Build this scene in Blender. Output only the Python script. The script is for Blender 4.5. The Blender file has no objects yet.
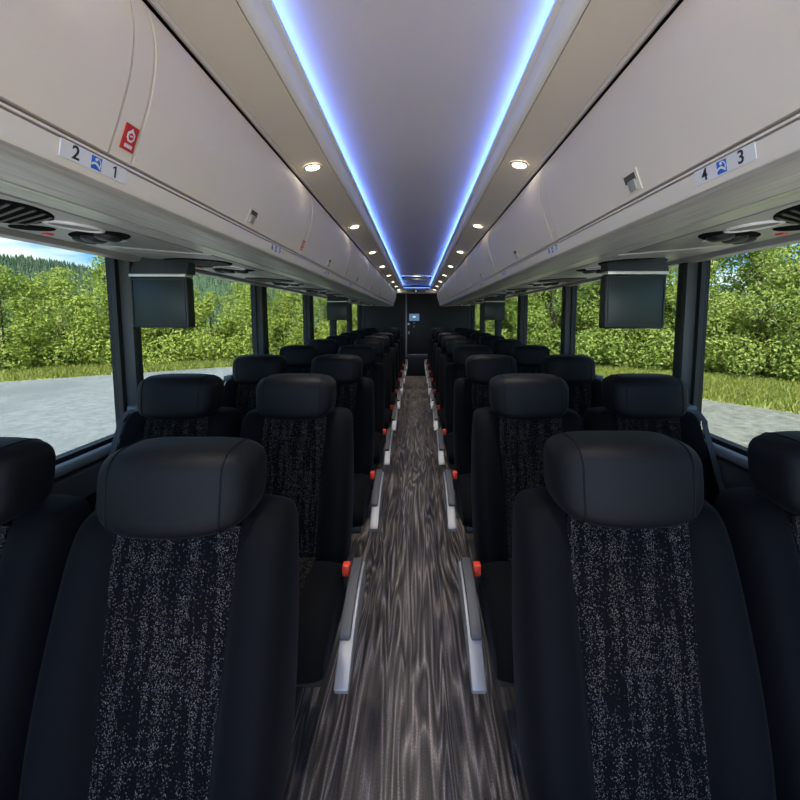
import bpy, bmesh, math, random
from mathutils import Vector, Matrix

random.seed(7)
SC = bpy.context.scene
COL = SC.collection
PI = math.pi

# ------------------------------------------------------------------ materials
def new_mat(name):
    m = bpy.data.materials.new(name)
    m.use_nodes = True
    nt = m.node_tree
    b = nt.nodes.get('Principled BSDF')
    return m, nt, b

def N(nt, kind, **kw):
    n = nt.nodes.new(kind)
    for k, v in kw.items():
        setattr(n, k, v)
    return n

def simple(name, col, rough=0.5, metal=0.0, bump=0.0, bscale=200.0, var=0.0, vscale=6.0, sheen=0.0, stretch=None, spec=0.5):
    """principled with optional fine bump and slight colour mottling (procedural)"""
    m, nt, b = new_mat(name)
    b.inputs['Base Color'].default_value = (*col, 1)
    b.inputs['Roughness'].default_value = rough
    b.inputs['Metallic'].default_value = metal
    b.inputs['Specular IOR Level'].default_value = spec
    if sheen:
        b.inputs['Sheen Weight'].default_value = sheen
        b.inputs['Sheen Roughness'].default_value = 0.4
        b.inputs['Sheen Tint'].default_value = (0.75, 0.82, 1.0, 1)
    tc = N(nt, 'ShaderNodeTexCoord')
    mp = N(nt, 'ShaderNodeMapping')
    nt.links.new(tc.outputs['Object'], mp.inputs['Vector'])
    if stretch:
        mp.inputs['Scale'].default_value = stretch
    if var:
        nz = N(nt, 'ShaderNodeTexNoise')
        nz.inputs['Scale'].default_value = vscale
        nz.inputs['Detail'].default_value = 4
        nt.links.new(mp.outputs[0], nz.inputs['Vector'])
        rp = N(nt, 'ShaderNodeValToRGB')
        rp.color_ramp.elements[0].position = 0.3
        rp.color_ramp.elements[1].position = 0.7
        rp.color_ramp.elements[0].color = (*[c * (1 - var) for c in col], 1)
        rp.color_ramp.elements[1].color = (*[min(1, c * (1 + var)) for c in col], 1)
        nt.links.new(nz.outputs['Fac'], rp.inputs['Fac'])
        nt.links.new(rp.outputs['Color'], b.inputs['Base Color'])
    if bump:
        n2 = N(nt, 'ShaderNodeTexNoise')
        n2.inputs['Scale'].default_value = bscale
        n2.inputs['Detail'].default_value = 2
        nt.links.new(mp.outputs[0], n2.inputs['Vector'])
        bp = N(nt, 'ShaderNodeBump')
        bp.inputs['Strength'].default_value = bump
        bp.inputs['Distance'].default_value = 0.002
        nt.links.new(n2.outputs['Fac'], bp.inputs['Height'])
        nt.links.new(bp.outputs['Normal'], b.inputs['Normal'])
    return m

def emit(name, col, strength):
    m, nt, b = new_mat(name)
    b.inputs['Base Color'].default_value = (*col, 1)
    b.inputs['Emission Color'].default_value = (*col, 1)
    b.inputs['Emission Strength'].default_value = strength
    return m

M = {}
M['fabric'] = simple('seat_fabric', (0.0024, 0.0027, 0.0036), 0.78, bump=0.35, bscale=420, var=0.18, vscale=300, sheen=0.025, spec=0.08)
M['leather'] = simple('headrest_leatherette', (0.0034, 0.0037, 0.0048), 0.56, bump=0.3, bscale=520, var=0.15, vscale=260, sheen=0.02, spec=0.17)
M['piping'] = simple('seat_piping', (0.0035, 0.0038, 0.005), 0.7, spec=0.15)
M['black_plastic'] = simple('black_plastic', (0.012, 0.013, 0.015), 0.45, bump=0.1, bscale=300)
M['pad'] = simple('armrest_pad_rubber', (0.055, 0.055, 0.060), 0.55, bump=0.2, bscale=400)
M['silver'] = simple('silver_paint', (0.27, 0.272, 0.28), 0.45, metal=0.4, bump=0.05)
M['leg_steel'] = simple('black_steel', (0.02, 0.021, 0.024), 0.5, metal=0.4)
M['buckle_red'] = simple('buckle_red', (0.75, 0.05, 0.02), 0.4)
M['belt'] = simple('belt_webbing', (0.035, 0.040, 0.048), 0.7, bump=0.5, bscale=600, sheen=0.2)
M['guide'] = simple('belt_guide_plastic', (0.09, 0.11, 0.13), 0.4)
M['door'] = simple('bin_door_laminate', (0.84, 0.745, 0.635), 0.58, bump=0.12, bscale=700, var=0.02, vscale=3, spec=0.35)
M['fascia'] = simple('bin_fascia', (0.84, 0.76, 0.665), 0.4, bump=0.1, bscale=300, stretch=(1, 0.05, 6))
M['alu'] = simple('brushed_aluminium', (0.66, 0.635, 0.59), 0.34, metal=0.35, bump=0.25, bscale=220, var=0.18, vscale=45, stretch=(4, 0.12, 4))
M['bright_alu'] = simple('bright_aluminium', (0.72, 0.70, 0.66), 0.3, metal=0.5)
M['gap'] = simple('dark_gap', (0.02, 0.018, 0.016), 0.8)
M['seal'] = simple('brown_seal', (0.10, 0.085, 0.07), 0.7)
M['soffit'] = simple('beige_soffit', (0.82, 0.735, 0.61), 0.5, bump=0.15, bscale=500, var=0.02, vscale=3)
M['cove'] = simple('cove_white', (0.92, 0.90, 0.86), 0.6, spec=0.3)
M['ceiling'] = simple('ceiling_panel', (0.80, 0.765, 0.745), 0.45, bump=0.08, bscale=600, var=0.015, vscale=2)
M['wall'] = simple('dark_wall_panel', (0.02, 0.023, 0.028), 0.6, bump=0.2, bscale=300)
M['rail'] = simple('sill_rail', (0.22, 0.25, 0.28), 0.35, metal=0.3)
M['duct'] = simple('duct_cover', (0.06, 0.066, 0.075), 0.5, bump=0.1)
M['pillar'] = simple('pillar_cover', (0.012, 0.017, 0.020), 0.42, bump=0.1)
M['gasket'] = simple('window_gasket', (0.008, 0.010, 0.010), 0.5)
M['screen'] = simple('monitor_screen', (0.012, 0.024, 0.023), 0.38)
M['bezel'] = simple('monitor_bezel', (0.016, 0.020, 0.022), 0.4)
M['mount'] = simple('monitor_mount', (0.07, 0.085, 0.095), 0.4, metal=0.3)
M['rear_wall'] = simple('rear_wall_black', (0.005, 0.006, 0.0085), 0.55, bump=0.2, bscale=250)
M['chrome'] = simple('chrome', (0.78, 0.78, 0.80), 0.16, metal=1.0)
M['psu'] = simple('service_unit_grey', (0.45, 0.44, 0.41), 0.38, metal=0.3)
M['grille'] = simple('speaker_grille', (0.03, 0.03, 0.03), 0.5)
M['lens_grey'] = simple('reading_lens', (0.20, 0.175, 0.18), 0.45)
M['ring_white'] = simple('lamp_ring_white', (0.88, 0.87, 0.88), 0.3)
M['void'] = simple('matte_black', (0.004, 0.004, 0.004), 0.95, spec=0.05)
M['red_plastic'] = simple('red_plastic', (0.75, 0.04, 0.03), 0.35)
M['plaque'] = simple('plaque_white', (0.80, 0.79, 0.80), 0.35)
M['ink'] = simple('ink_dark', (0.02, 0.02, 0.03), 0.5)
M['blue'] = simple('icon_blue', (0.015, 0.13, 0.62), 0.4)
M['sticker_red'] = simple('sticker_red', (0.58, 0.018, 0.018), 0.4)
M['white'] = simple('white_print', (0.82, 0.82, 0.82), 0.4)
M['olive'] = simple('sign_olive', (0.20, 0.20, 0.13), 0.5)
M['bark'] = simple('bark', (0.10, 0.075, 0.05), 0.9, bump=0.6, bscale=40)
M['led'] = emit('led_blue', (0.030, 0.20, 1.0), 16.0)
M['added_fill_white'] = emit('added_fill_white', (1.0, 0.80, 0.58), 2.2)  # warm glow for the added fill row
M['led_end'] = emit('led_blue_end', (0.05, 0.22, 1.0), 4.0)
M['lamp'] = emit('downlight_lens', (1.0, 0.93, 0.82), 9.0)
M['rear_screen'] = emit('rear_display_blue', (0.17, 0.29, 0.46), 0.30)
M['rear_screen_mark'] = emit('rear_display_mark', (0.55, 0.75, 1.0), 0.7)
M['sign_lit'] = emit('sign_mark', (0.8, 0.9, 1.0), 1.0)

def glass_mat():
    m, nt, b = new_mat('window_glass')
    nt.nodes.remove(b)
    out = nt.nodes['Material Output']
    t = N(nt, 'ShaderNodeBsdfTransparent')
    t.inputs['Color'].default_value = (0.465, 0.50, 0.475, 1)
    g = N(nt, 'ShaderNodeBsdfGlossy')
    g.inputs['Roughness'].default_value = 0.02
    lw = N(nt, 'ShaderNodeLayerWeight'); lw.inputs['Blend'].default_value = 0.5
    pw = N(nt, 'ShaderNodeMath', operation='POWER'); pw.inputs[1].default_value = 5.0
    nt.links.new(lw.outputs['Facing'], pw.inputs[0])
    f = N(nt, 'ShaderNodeMath', operation='MULTIPLY_ADD'); f.inputs[1].default_value = 0.22; f.inputs[2].default_value = 0.012
    nt.links.new(pw.outputs[0], f.inputs[0])
    mx = N(nt, 'ShaderNodeMixShader')
    nt.links.new(f.outputs[0], mx.inputs[0])
    nt.links.new(t.outputs[0], mx.inputs[1])
    nt.links.new(g.outputs[0], mx.inputs[2])
    nt.links.new(mx.outputs[0], out.inputs['Surface'])
    return m
M['glass'] = glass_mat()

def insert_mat():
    """black cloth with rows of tiny tan and grey flecks in vertical streaks"""
    m, nt, b = new_mat('flecked_seat_cloth')
    L = nt.links.new
    b.inputs['Roughness'].default_value = 0.85
    b.inputs['Specular IOR Level'].default_value = 0.06
    b.inputs['Sheen Weight'].default_value = 0.0
    tc = N(nt, 'ShaderNodeTexCoord')
    mp = N(nt, 'ShaderNodeMapping'); mp.inputs['Scale'].default_value = (1.0, 0.35, 0.8)
    L(tc.outputs['Object'], mp.inputs['Vector'])
    vo = N(nt, 'ShaderNodeTexVoronoi'); vo.inputs['Scale'].default_value = 430
    L(mp.outputs[0], vo.inputs['Vector'])
    lt = N(nt, 'ShaderNodeMath', operation='LESS_THAN'); lt.inputs[1].default_value = 0.38
    L(vo.outputs['Distance'], lt.inputs[0])
    # streak density
    mp2 = N(nt, 'ShaderNodeMapping'); mp2.inputs['Scale'].default_value = (80, 3, 8)
    L(tc.outputs['Object'], mp2.inputs['Vector'])
    n1 = N(nt, 'ShaderNodeTexNoise'); n1.inputs['Scale'].default_value = 1.0; n1.inputs['Detail'].default_value = 2
    L(mp2.outputs[0], n1.inputs['Vector'])
    sep = N(nt, 'ShaderNodeSeparateColor'); L(vo.outputs['Color'], sep.inputs[0])
    # fleck where random < streak
    mr = N(nt, 'ShaderNodeMapRange'); mr.inputs[1].default_value = 0.40; mr.inputs[2].default_value = 0.62
    mr.inputs[3].default_value = 0.12; mr.inputs[4].default_value = 0.95
    L(n1.outputs['Fac'], mr.inputs[0])
    l2 = N(nt, 'ShaderNodeMath', operation='LESS_THAN'); L(sep.outputs[0], l2.inputs[0]); L(mr.outputs[0], l2.inputs[1])
    mu = N(nt, 'ShaderNodeMath', operation='MULTIPLY'); L(lt.outputs[0], mu.inputs[0]); L(l2.outputs[0], mu.inputs[1])
    rp = N(nt, 'ShaderNodeValToRGB')
    rp.color_ramp.elements[0].color = (0.032, 0.033, 0.040, 1)
    rp.color_ramp.elements[1].color = (0.155, 0.122, 0.095, 1)
    e = rp.color_ramp.elements.new(0.5); e.color = (0.074, 0.068, 0.066, 1)
    L(sep.outputs[1], rp.inputs['Fac'])
    mx = N(nt, 'ShaderNodeMix', data_type='RGBA')
    mx.inputs[6].default_value = (0.0024, 0.0026, 0.0034, 1)
    L(mu.outputs[0], mx.inputs[0]); L(rp.outputs[0], mx.inputs[7])
    L(mx.outputs[2], b.inputs['Base Color'])
    bp = N(nt, 'ShaderNodeBump'); bp.inputs['Strength'].default_value = 0.4; bp.inputs['Distance'].default_value = 0.002
    L(mu.outputs[0], bp.inputs['Height']); L(bp.outputs[0], b.inputs['Normal'])
    return m
M['insert'] = insert_mat()

def floor_mat():
    m, nt, b = new_mat('wood_look_vinyl')
    L = nt.links.new
    tc = N(nt, 'ShaderNodeTexCoord')
    mp = N(nt, 'ShaderNodeMapping'); mp.inputs['Scale'].default_value = (8.0, 0.55, 1)
    L(tc.outputs['Object'], mp.inputs['Vector'])
    n = N(nt, 'ShaderNodeTexNoise'); n.inputs['Scale'].default_value = 1.3; n.inputs['Detail'].default_value = 2.5
    n.inputs['Distortion'].default_value = 0.5
    L(mp.outputs[0], n.inputs['Vector'])
    k = N(nt, 'ShaderNodeMath', operation='MULTIPLY'); k.inputs[1].default_value = 13.0
    L(n.outputs['Fac'], k.inputs[0])
    pp = N(nt, 'ShaderNodeMath', operation='PINGPONG'); pp.inputs[1].default_value = 0.5
    L(k.outputs[0], pp.inputs[0])
    mp2 = N(nt, 'ShaderNodeMapping'); mp2.inputs['Scale'].default_value = (75, 2.2, 1)
    L(tc.outputs['Object'], mp2.inputs['Vector'])
    n2 = N(nt, 'ShaderNodeTexNoise'); n2.inputs['Scale'].default_value = 1.0; n2.inputs['Detail'].default_value = 5
    n2.inputs['Roughness'].default_value = 0.65
    L(mp2.outputs[0], n2.inputs['Vector'])
    mp3 = N(nt, 'ShaderNodeMapping'); mp3.inputs['Scale'].default_value = (170, 95, 1)
    L(tc.outputs['Object'], mp3.inputs['Vector'])
    n3 = N(nt, 'ShaderNodeTexNoise'); n3.inputs['Scale'].default_value = 2.0; n3.inputs['Detail'].default_value = 3
    L(mp3.outputs[0], n3.inputs['Vector'])
    a1 = N(nt, 'ShaderNodeMath', operation='MULTIPLY_ADD'); a1.inputs[1].default_value = 0.55
    L(pp.outputs[0], a1.inputs[0])
    s2 = N(nt, 'ShaderNodeMath', operation='MULTIPLY'); s2.inputs[1].default_value = 0.60
    L(n2.outputs['Fac'], s2.inputs[0]); L(s2.outputs[0], a1.inputs[2])
    a2 = N(nt, 'ShaderNodeMath', operation='MULTIPLY_ADD'); a2.inputs[1].default_value = 0.30
    L(n3.outputs['Fac'], a2.inputs[0]); L(a1.outputs[0], a2.inputs[2])
    rp = N(nt, 'ShaderNodeValToRGB')
    cr = rp.color_ramp
    cr.elements[0].position = 0.46; cr.elements[0].color = (0.030, 0.0265, 0.025, 1)
    cr.elements[1].position = 0.90; cr.elements[1].color = (0.62, 0.55, 0.505, 1)
    e = cr.elements.new(0.64); e.color = (0.105, 0.091, 0.084, 1)
    e = cr.elements.new(0.75); e.color = (0.27, 0.235, 0.215, 1)
    L(a2.outputs[0], rp.inputs['Fac'])
    L(rp.outputs['Color'], b.inputs['Base Color'])
    b.inputs['Roughness'].default_value = 0.42
    bp = N(nt, 'ShaderNodeBump'); bp.inputs['Strength'].default_value = 0.25; bp.inputs['Distance'].default_value = 0.002
    L(a2.outputs[0], bp.inputs['Height']); L(bp.outputs[0], b.inputs['Normal'])
    return m
M['floor'] = floor_mat()

def ground_mat(name, c0, c1, scale, c2=None, big=0.25, bump=0.5, rough=0.9):
    m, nt, b = new_mat(name)
    L = nt.links.new
    tc = N(nt, 'ShaderNodeTexCoord')
    n = N(nt, 'ShaderNodeTexNoise'); n.inputs['Scale'].default_value = scale; n.inputs['Detail'].default_value = 6
    n.inputs['Roughness'].default_value = 0.7
    L(tc.outputs['Object'], n.inputs['Vector'])
    rp = N(nt, 'ShaderNodeValToRGB')
    rp.color_ramp.elements[0].position = 0.34; rp.color_ramp.elements[1].position = 0.66
    rp.color_ramp.elements[0].color = (*c0, 1); rp.color_ramp.elements[1].color = (*c1, 1)
    L(n.outputs['Fac'], rp.inputs['Fac'])
    col = rp.outputs['Color']
    if c2:
        n2 = N(nt, 'ShaderNodeTexNoise'); n2.inputs['Scale'].default_value = big; n2.inputs['Detail'].default_value = 4
        L(tc.outputs['Object'], n2.inputs['Vector'])
        mr = N(nt, 'ShaderNodeMapRange'); mr.inputs[1].default_value = 0.45; mr.inputs[2].default_value = 0.62
        L(n2.outputs['Fac'], mr.inputs[0])
        mx = N(nt, 'ShaderNodeMix', data_type='RGBA'); mx.inputs[7].default_value = (*c2, 1)
        L(mr.outputs[0], mx.inputs[0]); L(col, mx.inputs[6]); col = mx.outputs[2]
    L(col, b.inputs['Base Color'])
    b.inputs['Roughness'].default_value = rough
    bp = N(nt, 'ShaderNodeBump'); bp.inputs['Strength'].default_value = bump; bp.inputs['Distance'].default_value = 0.05
    L(n.outputs['Fac'], bp.inputs['Height']); L(bp.outputs[0], b.inputs['Normal'])
    return m
M['gravel'] = ground_mat('gravel', (0.15, 0.14, 0.12), (0.36, 0.335, 0.29), 4.5, (0.28, 0.26, 0.225))
M['asphalt'] = ground_mat('pale_asphalt', (0.20, 0.203, 0.210), (0.33, 0.333, 0.342), 5.0, (0.215, 0.22, 0.228), big=0.35, bump=0.4)
M['verge'] = ground_mat('verge_turf', (0.13, 0.17, 0.025), (0.30, 0.33, 0.055), 2.2, (0.42, 0.38, 0.16), big=0.7)
M['hillside'] = ground_mat('forest_floor', (0.05, 0.09, 0.04), (0.08, 0.13, 0.055), 0.2)

def leaf_mat(name, ca, cb, cc):
    m, nt, b = new_mat(name)
    L = nt.links.new
    at = N(nt, 'ShaderNodeAttribute'); at.attribute_name = 'leaf_tone'
    oi = N(nt, 'ShaderNodeObjectInfo')
    rp = N(nt, 'ShaderNodeValToRGB')
    rp.color_ramp.elements[0].color = (*ca, 1); rp.color_ramp.elements[1].color = (*cc, 1)
    e = rp.color_ramp.elements.new(0.5); e.color = (*cb, 1)
    ad = N(nt, 'ShaderNodeMath', operation='MULTIPLY_ADD'); ad.inputs[1].default_value = 0.28; ad.use_clamp = True
    L(oi.outputs['Random'], ad.inputs[0])
    mu = N(nt, 'ShaderNodeMath', operation='MULTIPLY'); mu.inputs[1].default_value = 0.75
    L(at.outputs['Fac'], mu.inputs[0]); L(mu.outputs[0], ad.inputs[2])
    L(ad.outputs[0], rp.inputs['Fac'])
    b.inputs['Roughness'].default_value = 0.5
    b.inputs['Specular IOR Level'].default_value = 0.3
    L(rp.outputs['Color'], b.inputs['Base Color'])
    tr = N(nt, 'ShaderNodeBsdfTranslucent'); L(rp.outputs['Color'], tr.inputs['Color'])
    mx = N(nt, 'ShaderNodeMixShader'); mx.inputs[0].default_value = 0.35
    out = nt.nodes['Material Output']
    L(b.outputs[0], mx.inputs[1]); L(tr.outputs[0], mx.inputs[2]); L(mx.outputs[0], out.inputs['Surface'])
    return m
M['leaf_left'] = leaf_mat('leaves_yellow_green', (0.20, 0.26, 0.035), (0.38, 0.45, 0.085), (0.60, 0.62, 0.17))
M['leaf_right'] = leaf_mat('leaves_mid_green', (0.17, 0.24, 0.045), (0.35, 0.43, 0.09), (0.62, 0.63, 0.21))
M['grass'] = leaf_mat('grass_blades', (0.16, 0.20, 0.03), (0.30, 0.33, 0.06), (0.50, 0.45, 0.17))
M['conifer'] = leaf_mat('hazed_conifers', (0.10, 0.15, 0.09), (0.14, 0.20, 0.115), (0.19, 0.26, 0.13))  # greens lightened to put distance haze into the leaf colour

# ------------------------------------------------------------------ mesh helpers
def link(name, me, mat, parent=None, loc=None, rot=None, sharp=35):
    if mat is not None and not me.materials:
        me.materials.append(M[mat] if isinstance(mat, str) else mat)
    if sharp is not None:
        me.polygons.foreach_set('use_smooth', [True] * len(me.polygons))
        me.set_sharp_from_angle(angle=math.radians(sharp))
    o = bpy.data.objects.new(name, me)
    COL.objects.link(o)
    if parent: o.parent = parent
    if loc: o.location = loc
    if rot: o.rotation_euler = rot
    return o

def from_pydata(name, v, f, mat, parent=None, loc=None, rot=None, sharp=35):
    me = bpy.data.meshes.new(name)
    me.from_pydata([tuple(p) for p in v], [], f)
    bm = bmesh.new(); bm.from_mesh(me)
    bmesh.ops.recalc_face_normals(bm, faces=bm.faces)
    bm.to_mesh(me); bm.free()
    return link(name, me, mat, parent, loc, rot, sharp)

def bm_box(bm, x0, x1, y0, y1, z0, z1, bev=0.0, seg=2, mtx=None):
    r = bmesh.ops.create_cube(bm, size=1.0)
    vs = r['verts']
    bmesh.ops.scale(bm, vec=(x1 - x0, y1 - y0, z1 - z0), verts=vs)
    bmesh.ops.translate(bm, vec=((x0 + x1) / 2, (y0 + y1) / 2, (z0 + z1) / 2), verts=vs)
    if bev:
        es = list({e for v in vs for e in v.link_edges})
        r2 = bmesh.ops.bevel(bm, geom=es, offset=bev, segments=seg, profile=0.5, affect='EDGES')
        vs = list({v for v in r2['verts']} | {v for v in vs if v.is_valid})
    if mtx is not None:
        bmesh.ops.transform(bm, matrix=mtx, verts=[v for v in vs if v.is_valid])
    return vs

def bm_done(name, bm, mat, parent=None, loc=None, rot=None, sharp=35):
    me = bpy.data.meshes.new(name)
    bmesh.ops.recalc_face_normals(bm, faces=bm.faces)
    bm.to_mesh(me); bm.free()
    return link(name, me, mat, parent, loc, rot, sharp)

def box(name, x0, x1, y0, y1, z0, z1, mat, parent=None, bev=0.0, seg=2, loc=None, rot=None):
    bm = bmesh.new()
    bm_box(bm, min(x0, x1), max(x0, x1), y0, y1, z0, z1, bev, seg)
    return bm_done(name, bm, mat, parent, loc, rot)

def extrude_y(name, prof, y0, y1, mat, parent=None, closed=True, sharp=35, sgn=1):
    """extrude a closed (x,z) outline from y0 to y1"""
    n = len(prof)
    v = [(sgn * x, y0, z) for x, z in prof] + [(sgn * x, y1, z) for x, z in prof]
    f = [(i, (i + 1) % n, n + (i + 1) % n, n + i) for i in range(n)]
    f += [tuple(range(n)), tuple(range(2 * n - 1, n - 1, -1))]
    return from_pydata(name, v, f, mat, parent, sharp=sharp)

def thick_profile(pts, t):
    """outline of an open (x,z) polyline given thickness t on its +normal side"""
    out = []
    n = len(pts)
    for i, (x, z) in enumerate(pts):
        a = pts[max(0, i - 1)]; b = pts[min(n - 1, i + 1)]
        dx, dz = b[0] - a[0], b[1] - a[1]
        l = math.hypot(dx, dz) or 1
        out.append((x - dz / l * t, z + dx / l * t))
    return pts + out[::-1]

def smooth_curve(pts, k=5):
    """Catmull-Rom resample of an open polyline"""
    out = []
    n = len(pts)
    for i in range(n - 1):
        p0 = pts[max(0, i - 1)]; p1 = pts[i]; p2 = pts[i + 1]; p3 = pts[min(n - 1, i + 2)]
        for j in range(k):
            t = j / k
            out.append(tuple(0.5 * ((2 * p1[c]) + (-p0[c] + p2[c]) * t + (2 * p0[c] - 5 * p1[c] + 4 * p2[c] - p3[c]) * t * t
                             + (-p0[c] + 3 * p1[c] - 3 * p2[c] + p3[c]) * t ** 3) for c in range(len(p1))))
    out.append(pts[-1])
    return out

def tube(name, pts, r, mat, parent=None, n=8, closed=False):
    v, f = [], []
    m = len(pts)
    P = [Vector(p) for p in pts]
    for i in range(m):
        if closed: t = P[(i + 1) % m] - P[i - 1]
        else: t = P[min(m - 1, i + 1)] - P[max(0, i - 1)]
        t.normalize()
        up = Vector((0, 0, 1)) if abs(t.z) < 0.9 else Vector((1, 0, 0))
        a = t.cross(up).normalized(); b = t.cross(a)
        for k in range(n):
            w = 2 * PI * k / n
            v.append(P[i] + a * math.cos(w) * r + b * math.sin(w) * r)
    for i in range(m if closed else m - 1):
        j = (i + 1) % m
        for k in range(n):
            f.append((i * n + k, i * n + (k + 1) % n, j * n + (k + 1) % n, j * n + k))
    if not closed:
        f.append(tuple(range(n))); f.append(tuple(range((m - 1) * n, m * n)))
    return from_pydata(name, v, f, mat, parent)

def disc_solid(name, rx, ry, z0, z1, mat, parent=None, loc=None, n=32, rot=None, bev=0.0):
    """elliptic disc with thickness, flat in xy"""
    v = []; rings = [(1.0, z0), (1.0, z1)]
    if bev: rings = [(1 - bev, z0), (1.0, z0 + (z1 - z0) * 0.4), (1.0, z1)]
    for s, z in rings:
        for k in range(n):
            w = 2 * PI * k / n
            v.append((rx * s * math.cos(w), ry * s * math.sin(w), z))
    f = []
    for i in range(len(rings) - 1):
        for k in range(n):
            f.append((i * n + k, i * n + (k + 1) % n, (i + 1) * n + (k + 1) % n, (i + 1) * n + k))
    f.append(tuple(range(n))); f.append(tuple(range((len(rings) - 1) * n, len(rings) * n)))
    return from_pydata(name, v, f, mat, parent, loc, rot)

def empty(name, loc, label=None, cat=None, group=None, rot=None):
    o = bpy.data.objects.new(name, None)
    o.empty_display_size = 0.05
    COL.objects.link(o)
    o.location = loc
    if rot: o.rotation_euler = rot
    tag(o, label, cat, group)
    return o

def tag(o, label=None, cat=None, group=None, kind=None):
    if label: o['label'] = label
    if cat: o['category'] = cat
    if group: o['group'] = group
    if kind: o['kind'] = kind
    return o

def struct(o):
    o['kind'] = 'structure'
    return o

def kids(o): return [c for c in bpy.data.objects if c.parent is o]

def copy_tree(o, parent=None):
    c = o.copy(); COL.objects.link(c)
    if parent: c.parent = parent
    for ch in kids(o):
        copy_tree(ch, c)
    return c

def subsurf(me_name, v, f, level, mat, parent=None, creases=None, sharp=60):
    me = bpy.data.meshes.new(me_name)
    me.from_pydata([tuple(p) for p in v], [], f)
    bm = bmesh.new(); bm.from_mesh(me)
    bmesh.ops.recalc_face_normals(bm, faces=bm.faces)
    bm.to_mesh(me); bm.free()
    o = bpy.data.objects.new(me_name, me); COL.objects.link(o)
    md = o.modifiers.new('s', 'SUBSURF'); md.levels = level; md.render_levels = level
    dg = bpy.context.evaluated_depsgraph_get()
    me2 = bpy.data.meshes.new_from_object(o.evaluated_get(dg), depsgraph=dg)
    bpy.data.objects.remove(o); bpy.data.meshes.remove(me)
    return link(me_name, me2, mat, parent, sharp=sharp)

# ------------------------------------------------------------------ camera
CAM_Z = 1.35
cam = bpy.data.cameras.new('camera')
cam.sensor_width = 36; cam.lens = 18.0
PITCH = math.radians(5.0)
cam.shift_x = -17 / 800
cam.shift_y = -(84 - 400 * math.tan(PITCH)) / 800
cam.clip_start = 0.02; cam.clip_end = 2000
co = bpy.data.objects.new('camera', cam); COL.objects.link(co)
co.location = (0.018, 0, CAM_Z)
co.rotation_euler = (PI / 2 - PITCH, 0, 0)
SC.camera = co

# ------------------------------------------------------------------ bus shell (the setting)
Y0, Y1 = -1.15, 9.2
WX = 1.19
GZ = -1.3
struct(box('floor', -1.27, 1.27, Y0, Y1, -0.06, 0.0, 'floor'))
# outer roof over everything
roof = [(-1.30, 1.62), (-1.27, 1.85), (-1.05, 2.02), (-0.5, 2.11), (0.5, 2.11), (1.05, 2.02), (1.27, 1.85), (1.30, 1.62)]
struct(extrude_y('roof_shell', thick_profile(roof, 0.05), Y0, Y1 + 0.08, 'wall'))
PILLS = {-1: [(1.65, 1.72), (3.05, 3.18), (4.42, 4.58), (5.76, 5.88), (7.14, 7.28), (8.4, 8.5)],
         1: [(1.70, 1.785), (3.08, 3.19), (4.43, 4.57), (5.76, 5.88), (7.14, 7.28), (8.4, 8.5)]}
ti = 1
wi = 1
for s, nm in ((-1, 'left'), (1, 'right')):
    PILL = PILLS[s]
    lo = [(WX, 0.0), (WX, 0.70), (WX - 0.022, 0.72), (WX - 0.026, 0.80), (WX - 0.012, 0.815), (WX, 0.82), (WX, 0.845), (1.27, 0.845), (1.27, 0.0)]
    struct(extrude_y('wall_' + nm, lo, Y0, Y1, 'wall', sgn=s))
    w2 = struct(extrude_y('wall_' + nm + '_header', [(WX + 0.005, 1.605), (1.27, 1.605), (1.27, 1.90), (WX + 0.005, 1.90)], Y0, Y1, 'wall', sgn=s))
    # grey duct cover band and silvery sill rail
    struct(extrude_y('trim_%d' % ti, [(WX - 0.026, 0.705), (WX - 0.034, 0.715), (WX - 0.034, 0.80), (WX - 0.027, 0.808)], Y0, Y1, 'duct', sgn=s)); ti += 1
    cx, cz = WX - 0.018, 0.838
    pr = [(cx + 0.026 * math.cos(a), cz + 0.019 * math.sin(a)) for a in [2 * PI * k / 16 for k in range(16)]]
    struct(extrude_y('trim_%d' % ti, pr, Y0, Y1, 'rail', sgn=s)); ti += 1
    for (a, b) in PILL:
        m = (a + b) / 2
        q = [(s * (WX - 0.004), a + 0.0), (s * (WX - 0.030), a + 0.012), (s * (WX - 0.036), a + 0.03), (s * (WX - 0.036), b - 0.03), (s * (WX - 0.030), b - 0.012), (s * (WX - 0.004), b), (s * 1.235, b), (s * 1.235, a)]
        v = [(x, y, 0.84) for x, y in q] + [(x, y, 1.64) for x, y in q]
        n = len(q)
        f = [(i, (i + 1) % n, n + (i + 1) % n, n + i) for i in range(n)] + [tuple(range(n)), tuple(range(2 * n - 1, n - 1, -1))]
        po = struct(from_pydata('trim_%d' % ti, v, f, 'pillar', sharp=30)); ti += 1
        if a < 4.5:
            for zz in (1.08, 1.35, 1.52):
                sc_ = disc_solid('screw', 0.008, 0.008, 0, 0.004, 'gasket', po, loc=(s * (WX - 0.036), m, zz), n=12, rot=(0, -s * PI / 2, 0))
    ys = [Y0] + [t for p in PILL for t in p] + [Y1 - 0.02]
    for k in range(0, len(ys), 2):
        a, b = ys[k], ys[k + 1]
        p = struct(box('window_%d' % wi, s * 1.215, s * 1.221, a + 0.005, b - 0.005, 0.845, 1.615, 'glass'))
        bm = bmesh.new()
        g = 0.022
        xa, xb = sorted((s * 1.196, s * 1.232))
        bm_box(bm, xa, xb, a, a + g, 0.846, 1.61); bm_box(bm, xa, xb, b - g, b, 0.846, 1.61)
        bm_box(bm, xa, xb, a + g, b - g, 0.846, 0.846 + g); bm_box(bm, xa, xb, a + g, b - g, 1.61 - g, 1.61)
        bm_done('gasket', bm, 'gasket', p)
        wi += 1

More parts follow.
